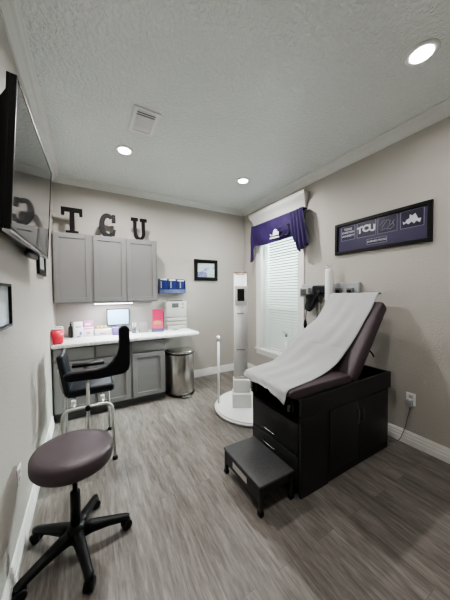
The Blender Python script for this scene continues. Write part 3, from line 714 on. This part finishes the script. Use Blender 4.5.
# ------------------------------------------------------------------ exam table
X0, X1, Y0, Y1 = 1.665, 2.835, -2.735, -2.145
ex = thing('exam_table', 'black exam table with plum vinyl seat and raised backrest', 'exam table', ((X0+X1)/2, (Y0+Y1)/2, 0))
b = MB()
b.box(X0+.012, X1, Y0, Y0+.02, .004, .60); b.box(X0+.012, X1, Y1-.02, Y1, .004, .60)      # side panels
b.box(X1-.02, X1, Y0, Y1, .02, .60); b.box(X0+.03, X1, Y0+.01, Y1-.01, .03, .05)
b.box(X0+.02, X0+.04, Y0+.01, Y1-.01, .02, .56); b.box(X0+.02, 2.25, Y0+.01, Y1-.01, .54, .56)
b.box(X0, X0+.30, Y0-.006, Y0+.02, .0, .60)
b.build('cabinet_body', 'black', ex, bevel=.003)
b = MB(); b.box(X0, X1+.03, Y0-.008, Y0+.018, .578, .727); b.box(X0, X1+.03, Y1-.018, Y1+.008, .578, .727); b.box(X1+.004, X1+.03, Y0, Y1, .578, .727)
b.box(X0+.02, 2.30, Y0+.018, Y1-.018, .695, .725)
b.build('top_rim', 'black', ex, bevel=.003)
b = MB(); b.box(2.24, X1+.004, Y0+.02, Y1-.02, .585, .60); b.box(2.235, 2.245, Y0+.02, Y1-.02, .585, .725); b.build('storage_well', 'blackin', ex)
for z0, z1, hz in ((.30, .535, .358), (.055, .292, .236)):
    d = MB().rbox(X0-.004, X0+.018, Y0+.022, Y1-.022, z0, z1, .002, 2).build('drawer', 'black', ex)
    MB().tube([(X0, -2.485, hz), (X0-.03, -2.485, hz), (X0-.03, -2.345, hz-.0), (X0, -2.345, hz)], .0045, 8).build('handle', 'chrome', d)
for yy in (-2.66, -2.22): MB().box(X0-.006, X0+.3, yy-.012, yy+.012, .60, .68).build('leg_rest_rail', 'blackplastic', ex)
for y_ in (-2.63,): MB().lathe([(0, 0), (.012, 0), (.012, .05), (0, .05)], (X0-.012, y_, .60), 12).build('stirrup_post', 'grey', ex)
for (xa, xb, hx) in ((1.975, 2.352, 2.322), (2.358, 2.815, 2.388)):
    d = MB().rbox(xa, xb, Y0-.010, Y0, .075, .572, .002, 2).build('door', 'black', ex)
    MB().tube([(hx, Y0-.013, .385), (hx, Y0-.032, .39), (hx, Y0-.032, .495), (hx, Y0-.013, .50)], .004, 8).build('handle', 'ventgrey', d)
# seat cushion (rounded nose) and back cushion
b = MB()
pts = [(1.985, .728), (1.66, .728), (1.60, .738), (1.575, .755), (1.570, .775)] + [(1.58, .787), (1.61, .795)] + [(1.75, .798), (2.05, .797), (2.25, .797), (2.27, .785), (2.28, .765), (2.28, .728)]
b.prism(pts, lambda u, v, d: (u, d, v), -2.725, -2.155, smooth=True)
b.build('seat_cushion', 'vinyl', ex, bevel=.018)
ang = math.atan2(.799, .601)
bp = Matrix.Translation((2.46, -2.42, .842)) @ Matrix.Rotation(-ang, 4, 'Y')     # local x up the back, local z toward the sitter
MB().rbox(-.185, .655, -.285, .285, -.052, .068, .040, 6, bp).build('back_cushion', 'vinyl', ex)
MB().box(-.05, .60, -.24, .24, -.072, -.050, bp).build('back_board', 'blackplastic', ex)
b = MB(); b.tube([(2.685, -2.56, 1.00), (2.80, -2.60, .88), (2.83, -2.60, .84)], .008, 8); b.build('release_lever', 'blackplastic', ex)
b = MB(); b.tube([(2.62, -2.42, .98), (2.74, -2.42, .66)], .012, 8); b.build('back_strut', 'blackplastic', ex)

# the paper: one continuous sheet, taut on the far side and lying on the near side
Lf = [(2.905, -2.10, 1.455), (2.866, -2.09, 1.468), (2.78, -2.09, 1.378), (2.70, -2.095, 1.285), (2.60, -2.10, 1.195), (2.43, -2.105, 1.105), (2.27, -2.11, 1.015), (2.225, -2.115, .985), (2.062, -2.125, .880), (1.926, -2.14, .822), (1.767, -2.165, .815), (1.625, -2.187, .811), (1.572, -2.195, .803), (1.553, -2.20, .788)]
Rt = [(2.885, -2.640, 1.462), (2.840, -2.640, 1.475), (2.78, -2.635, 1.400), (2.72, -2.632, 1.318), (2.64, -2.618, 1.212), (2.55, -2.605, 1.093), (2.46, -2.592, .990), (2.41, -2.587, .945), (2.30, -2.592, .872), (2.13, -2.612, .818), (1.90, -2.655, .801), (1.68, -2.688, .800), (1.575, -2.70, .794), (1.548, -2.705, .745)]
def resample(P_, n):
    P_ = [Vector(p) for p in P_]; L = [0]
    for a_, b_ in zip(P_, P_[1:]): L.append(L[-1]+1)
    out = []
    for k in range(n+1):
        t_ = (len(P_)-1)*k/n; i_ = min(int(t_), len(P_)-2); f_ = t_-i_
        p0 = P_[max(i_-1, 0)]; p1 = P_[i_]; p2 = P_[i_+1]; p3 = P_[min(i_+2, len(P_)-1)]
        out.append(.5*((2*p1)+(-p0+p2)*f_+(2*p0-5*p1+4*p2-p3)*f_*f_+(-p0+3*p1-3*p2+p3)*f_**3))
    return out
A_ = resample(Lf, 90); B_ = resample(Rt, 90); P = []
for k in range(91):
    row = []
    for j in range(31):
        t_ = j/30; p_ = A_[k].lerp(B_[k], t_)
        s_ = k/90
        up_ = Vector((-.5, 0, .8))
        h_ = .0035*math.sin(26*t_+4*s_*(1-t_)) * math.sin(PI*t_) + .006*math.sin(PI*t_)*math.sin(3.1*(t_*6+s_*5))*(1-abs(2*s_-1))
        if s_ > .92: h_ += .004*math.sin(t_*30); p_.z -= .020*((s_-.92)/.08)*math.sin(PI*t_)*.0
        h_ += .004
        row.append(p_ + up_*h_)
    P.append(row)
# ragged hanging flap at the foot end
F_ = []
low = [(0, .772), (.15, .752), (.3, .757), (.5, .765), (.65, .760), (.8, .735), (.92, .722), (1, .706)]
for j in range(31):
    t_ = j/30
    for (a0, z0), (a1, z1) in zip(low, low[1:]):
        if a0 <= t_ <= a1: zl = z0+(z1-z0)*(t_-a0)/(a1-a0); break
    F_.append(zl)
for m_ in (1, 2, 3):
    row = []
    for j in range(31):
        p_ = P[90][j].copy(); zt = p_.z; p_.z = zt + (F_[j]-zt)*m_/3 if F_[j] < zt else zt - .002*m_
        p_.x -= .004*m_ + .004*math.sin(j*.9)*m_/3; row.append(p_)
    P.append(row)
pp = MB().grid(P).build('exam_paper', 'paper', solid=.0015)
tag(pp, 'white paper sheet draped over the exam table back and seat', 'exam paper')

# ------------------------------------------------------------------ step in front of the exam table
s = thing('step_stool', 'low black step with pale label standing at the foot of the exam table', 'step stool', (1.48, -2.465, 0))
MB().rbox(1.318, 1.632, -2.708, -2.222, .193, .213, .007, 3).build('step_top', 'grip', s)
b = MB(); b.box(1.328, 1.345, -2.695, -2.235, .085, .193); b.box(1.345, 1.62, -2.695, -2.680, .13, .193); b.box(1.345, 1.62, -2.250, -2.235, .13, .193); b.build('apron', 'black', s, bevel=.002)
for x, y in ((1.338, -2.69), (1.338, -2.24), (1.612, -2.69), (1.612, -2.24)):
    g = MB().rbox(x-.013, x+.013, y-.013, y+.013, .012, .193, .003, 2).build('leg', 'black', s)
    MB().rbox(x-.017, x+.017, y-.017, y+.017, 0, .03, .004, 2).build('rubber_foot', 'blackplastic', g)
MB().box(1.3262, 1.3282, -2.545, -2.355, .118, .165).build('label_plate', 'offwhite', s)

# ------------------------------------------------------------------ diagnostic panel on the right wall
t = thing('diagnostic_panel', 'grey wall-mounted diagnostic instrument rail behind the exam table', 'medical panel', (3.04, -1.9, 1.45))
MB().rbox(3.012, 3.058, -2.33, -1.50, 1.44, 1.595, .006, 2).build('rail', 'lgrey', t)
MB().rbox(2.95, 3.012, -1.665, -1.52, 1.42, 1.55, .006, 2).build('gauge_box', 'lgrey', t)
MB().rbox(2.945, 2.951, -1.645, -1.54, 1.44, 1.53, .003, 2).build('gauge_face', 'ventgrey', t)
for y_ in (-2.09, -2.235):
    MB().rbox(2.985, 3.012, y_-.04, y_+.04, 1.462, 1.535, .004, 2).build('power_handle_cradle', 'grey', t)
    MB().rbox(2.965, 2.986, y_-.022, y_+.022, 1.465, 1.515, .006, 2).build('handle_plug', 'blackplastic', t)
b = MB()
for y_, zb, k in ((-1.80, 1.0, 1), (-1.86, 1.05, -1)):
    b.tube([(2.97+.006*math.cos(a*1.3), y_+.010*math.sin(a*1.3), 1.44-(1.44-zb)*a/60) for a in range(61)], .0035, 6)
b.build('coiled_cord', 'blackplastic', t)
t = thing('blood_pressure_cuff', 'black blood pressure cuff hanging on the wall instrument rail', 'blood pressure cuff', (2.94, -1.72, 1.25))
b = MB(); P = []
for k in range(13):
    a = k/12; row = []
    for j in range(9):
        v = j/8
        row.append((2.93-.018*math.sin(3*a*PI)*(.4+v)-.014*math.cos(5*v+a*4), -1.655-.21*a-.015*math.sin(v*6), 1.53-.05*(1-a)-.02-v*(.25-.09*abs(a-.35)*2)))
    P.append(row)
b.grid(P); b.build('cuff', 'blackvinyl', t, solid=.022)
b = MB(); b.rbox(2.93, 2.99, -1.955, -1.74, 1.46, 1.575, .025, 4); b.build('cuff_bladder', 'blackvinyl', t)
b = MB(); b.tube(bend([(2.95, -1.68, 1.42), (2.97, -1.62, 1.2), (2.98, -1.60, 1.02), (2.99, -1.61, .92)], .06), .006, 8); b.build('hose', 'blackplastic', t)
b = MB(); b.lathe([(0, 0), (.018, .01), (.026, .05), (.018, .1), (.007, .12), (0, .121)], (2.975, -1.60, .99), 14); b.build('bulb', 'blackplastic', t)
t = thing('specula_dispenser', 'tall white tube dispenser with two metal prongs rising behind the paper covered back', 'dispenser', (2.94, -2.015, 1.28))
MB().lathe([(0, 0), (.046, 0), (.048, .01), (.048, .47), (.043, .485), (0, .488)], (2.925, -2.015, 1.28), 28).build('tube', 'white', t)
for dy in (-.020, .020): MB().tube([(2.925, -2.015+dy*.5, 1.765), (2.925, -2.015+dy*1.0, 1.795), (2.925, -2.015+dy*1.5, 1.82)], .006, 8).build('prong', 'chrome', t)

# ------------------------------------------------------------------ outlet, plug and cord on the right wall
o = thing('wall_outlet', 'white electrical outlet on the right wall beside the exam table', 'outlet', (W, -2.83, .4))
MB().rbox(W-.006, W-.0005, -2.868, -2.790, .392, .510, .002, 2).build('cover_plate', 'white', o)
MB().rbox(W-.0078, W-.006, -2.846, -2.812, .462, .492, .0006, 1).build('receptacle', 'offwhite', o)
t = thing('power_adapter', 'grey plug adapter with a cord hanging from the right wall outlet', 'power adapter', (W-.03, -2.83, .39))
MB().rbox(W-.045, W-.0082, -2.852, -2.798, .385, .445, .006, 3).build('plug', 'lgrey', t)
MB().tube(bend([(W-.025, -2.832, .388), (W-.022, -2.825, .33), (W-.024, -2.79, .15), (W-.030, -2.755, .03), (W-.05, -2.74, .006), (W-.13, -2.70, .005)], .03), .0032, 8).build('cord', 'grey', t)

# ------------------------------------------------------------------ lights and sky
def area(name, loc, size, power, col, rot=(0, 0, 0), shape='DISK', sy=None, spread=180):
    l = bpy.data.lights.new(name, 'AREA'); l.shape = shape; l.size = size; l.energy = power; l.color = col; l.spread = math.radians(spread)
    if sy: l.size_y = sy
    o = bpy.data.objects.new(name, l); COL.objects.link(o); o.location = loc; o.rotation_euler = rot; return o
for (x, y, pw) in ((.757, -1.074, 28), (2.292, -1.10, 20), (2.301, -3.17, 5.2), (.757, -3.17, 12)):
    area('downlight_lamp', (x, y, H-.014), .12, pw, (1, .98, .95), spread=165)
area('strip_lamp', (.69, -.285, UZ0-.026), .46, 6.5, (.93, .96, 1), shape='RECTANGLE', sy=.03)
area('window_daylight', (W+T+1.5, -.955, 3.4), 1.8, 2300, (.90, .985, 1), rot=(0, math.radians(42), 0), shape='RECTANGLE', sy=1.8)
w = bpy.data.worlds.new('World'); bpy.context.scene.world = w; w.use_nodes = True
nt = w.node_tree; bg = nt.nodes['Background']; sky = nt.nodes.new('ShaderNodeTexSky'); sky.sky_type = 'HOSEK_WILKIE'; sky.turbidity = 6; sky.sun_direction = (-.3, .4, .85)
mx = nt.nodes.new('ShaderNodeMix'); mx.data_type = 'RGBA'; mx.inputs['Factor'].default_value = .8; mx.inputs['B'].default_value = (.62, .74, .68, 1)
nt.links.new(sky.outputs[0], mx.inputs['A']); nt.links.new(mx.outputs['Result'], bg.inputs['Color']); bg.inputs['Strength'].default_value = .55

# ------------------------------------------------------------------ camera (solved from the room geometry)
yaw, pitch, roll = -.5205, -.0311, -.0076
F = Vector((-math.sin(yaw)*math.cos(pitch), math.cos(yaw)*math.cos(pitch), math.sin(pitch)))
R = Vector((math.cos(yaw), math.sin(yaw), 0)); U = R.cross(F)
R2 = R*math.cos(roll)+U*math.sin(roll); U2 = -R*math.sin(roll)+U*math.cos(roll)
cam = bpy.data.cameras.new('Camera'); co = bpy.data.objects.new('Camera', cam); COL.objects.link(co)
m3 = Matrix((R2, U2, -F)).transposed(); co.matrix_world = Matrix.Translation((.3582, -3.9436, 1.4923)) @ m3.to_4x4()
cam.sensor_fit = 'VERTICAL'; cam.sensor_height = 36; cam.lens = 242.43/600*36; cam.clip_start = .02
sc_ = bpy.context.scene; sc_.camera = co
sc_.view_settings.view_transform = 'AgX'; sc_.view_settings.look = 'AgX - Medium High Contrast'; sc_.view_settings.exposure = .52; sc_.view_settings.gamma = 1
sc_.cycles.max_bounces = 10; sc_.cycles.diffuse_bounces = 6; sc_.cycles.use_denoising = True; sc_.cycles.sample_clamp_indirect = 6
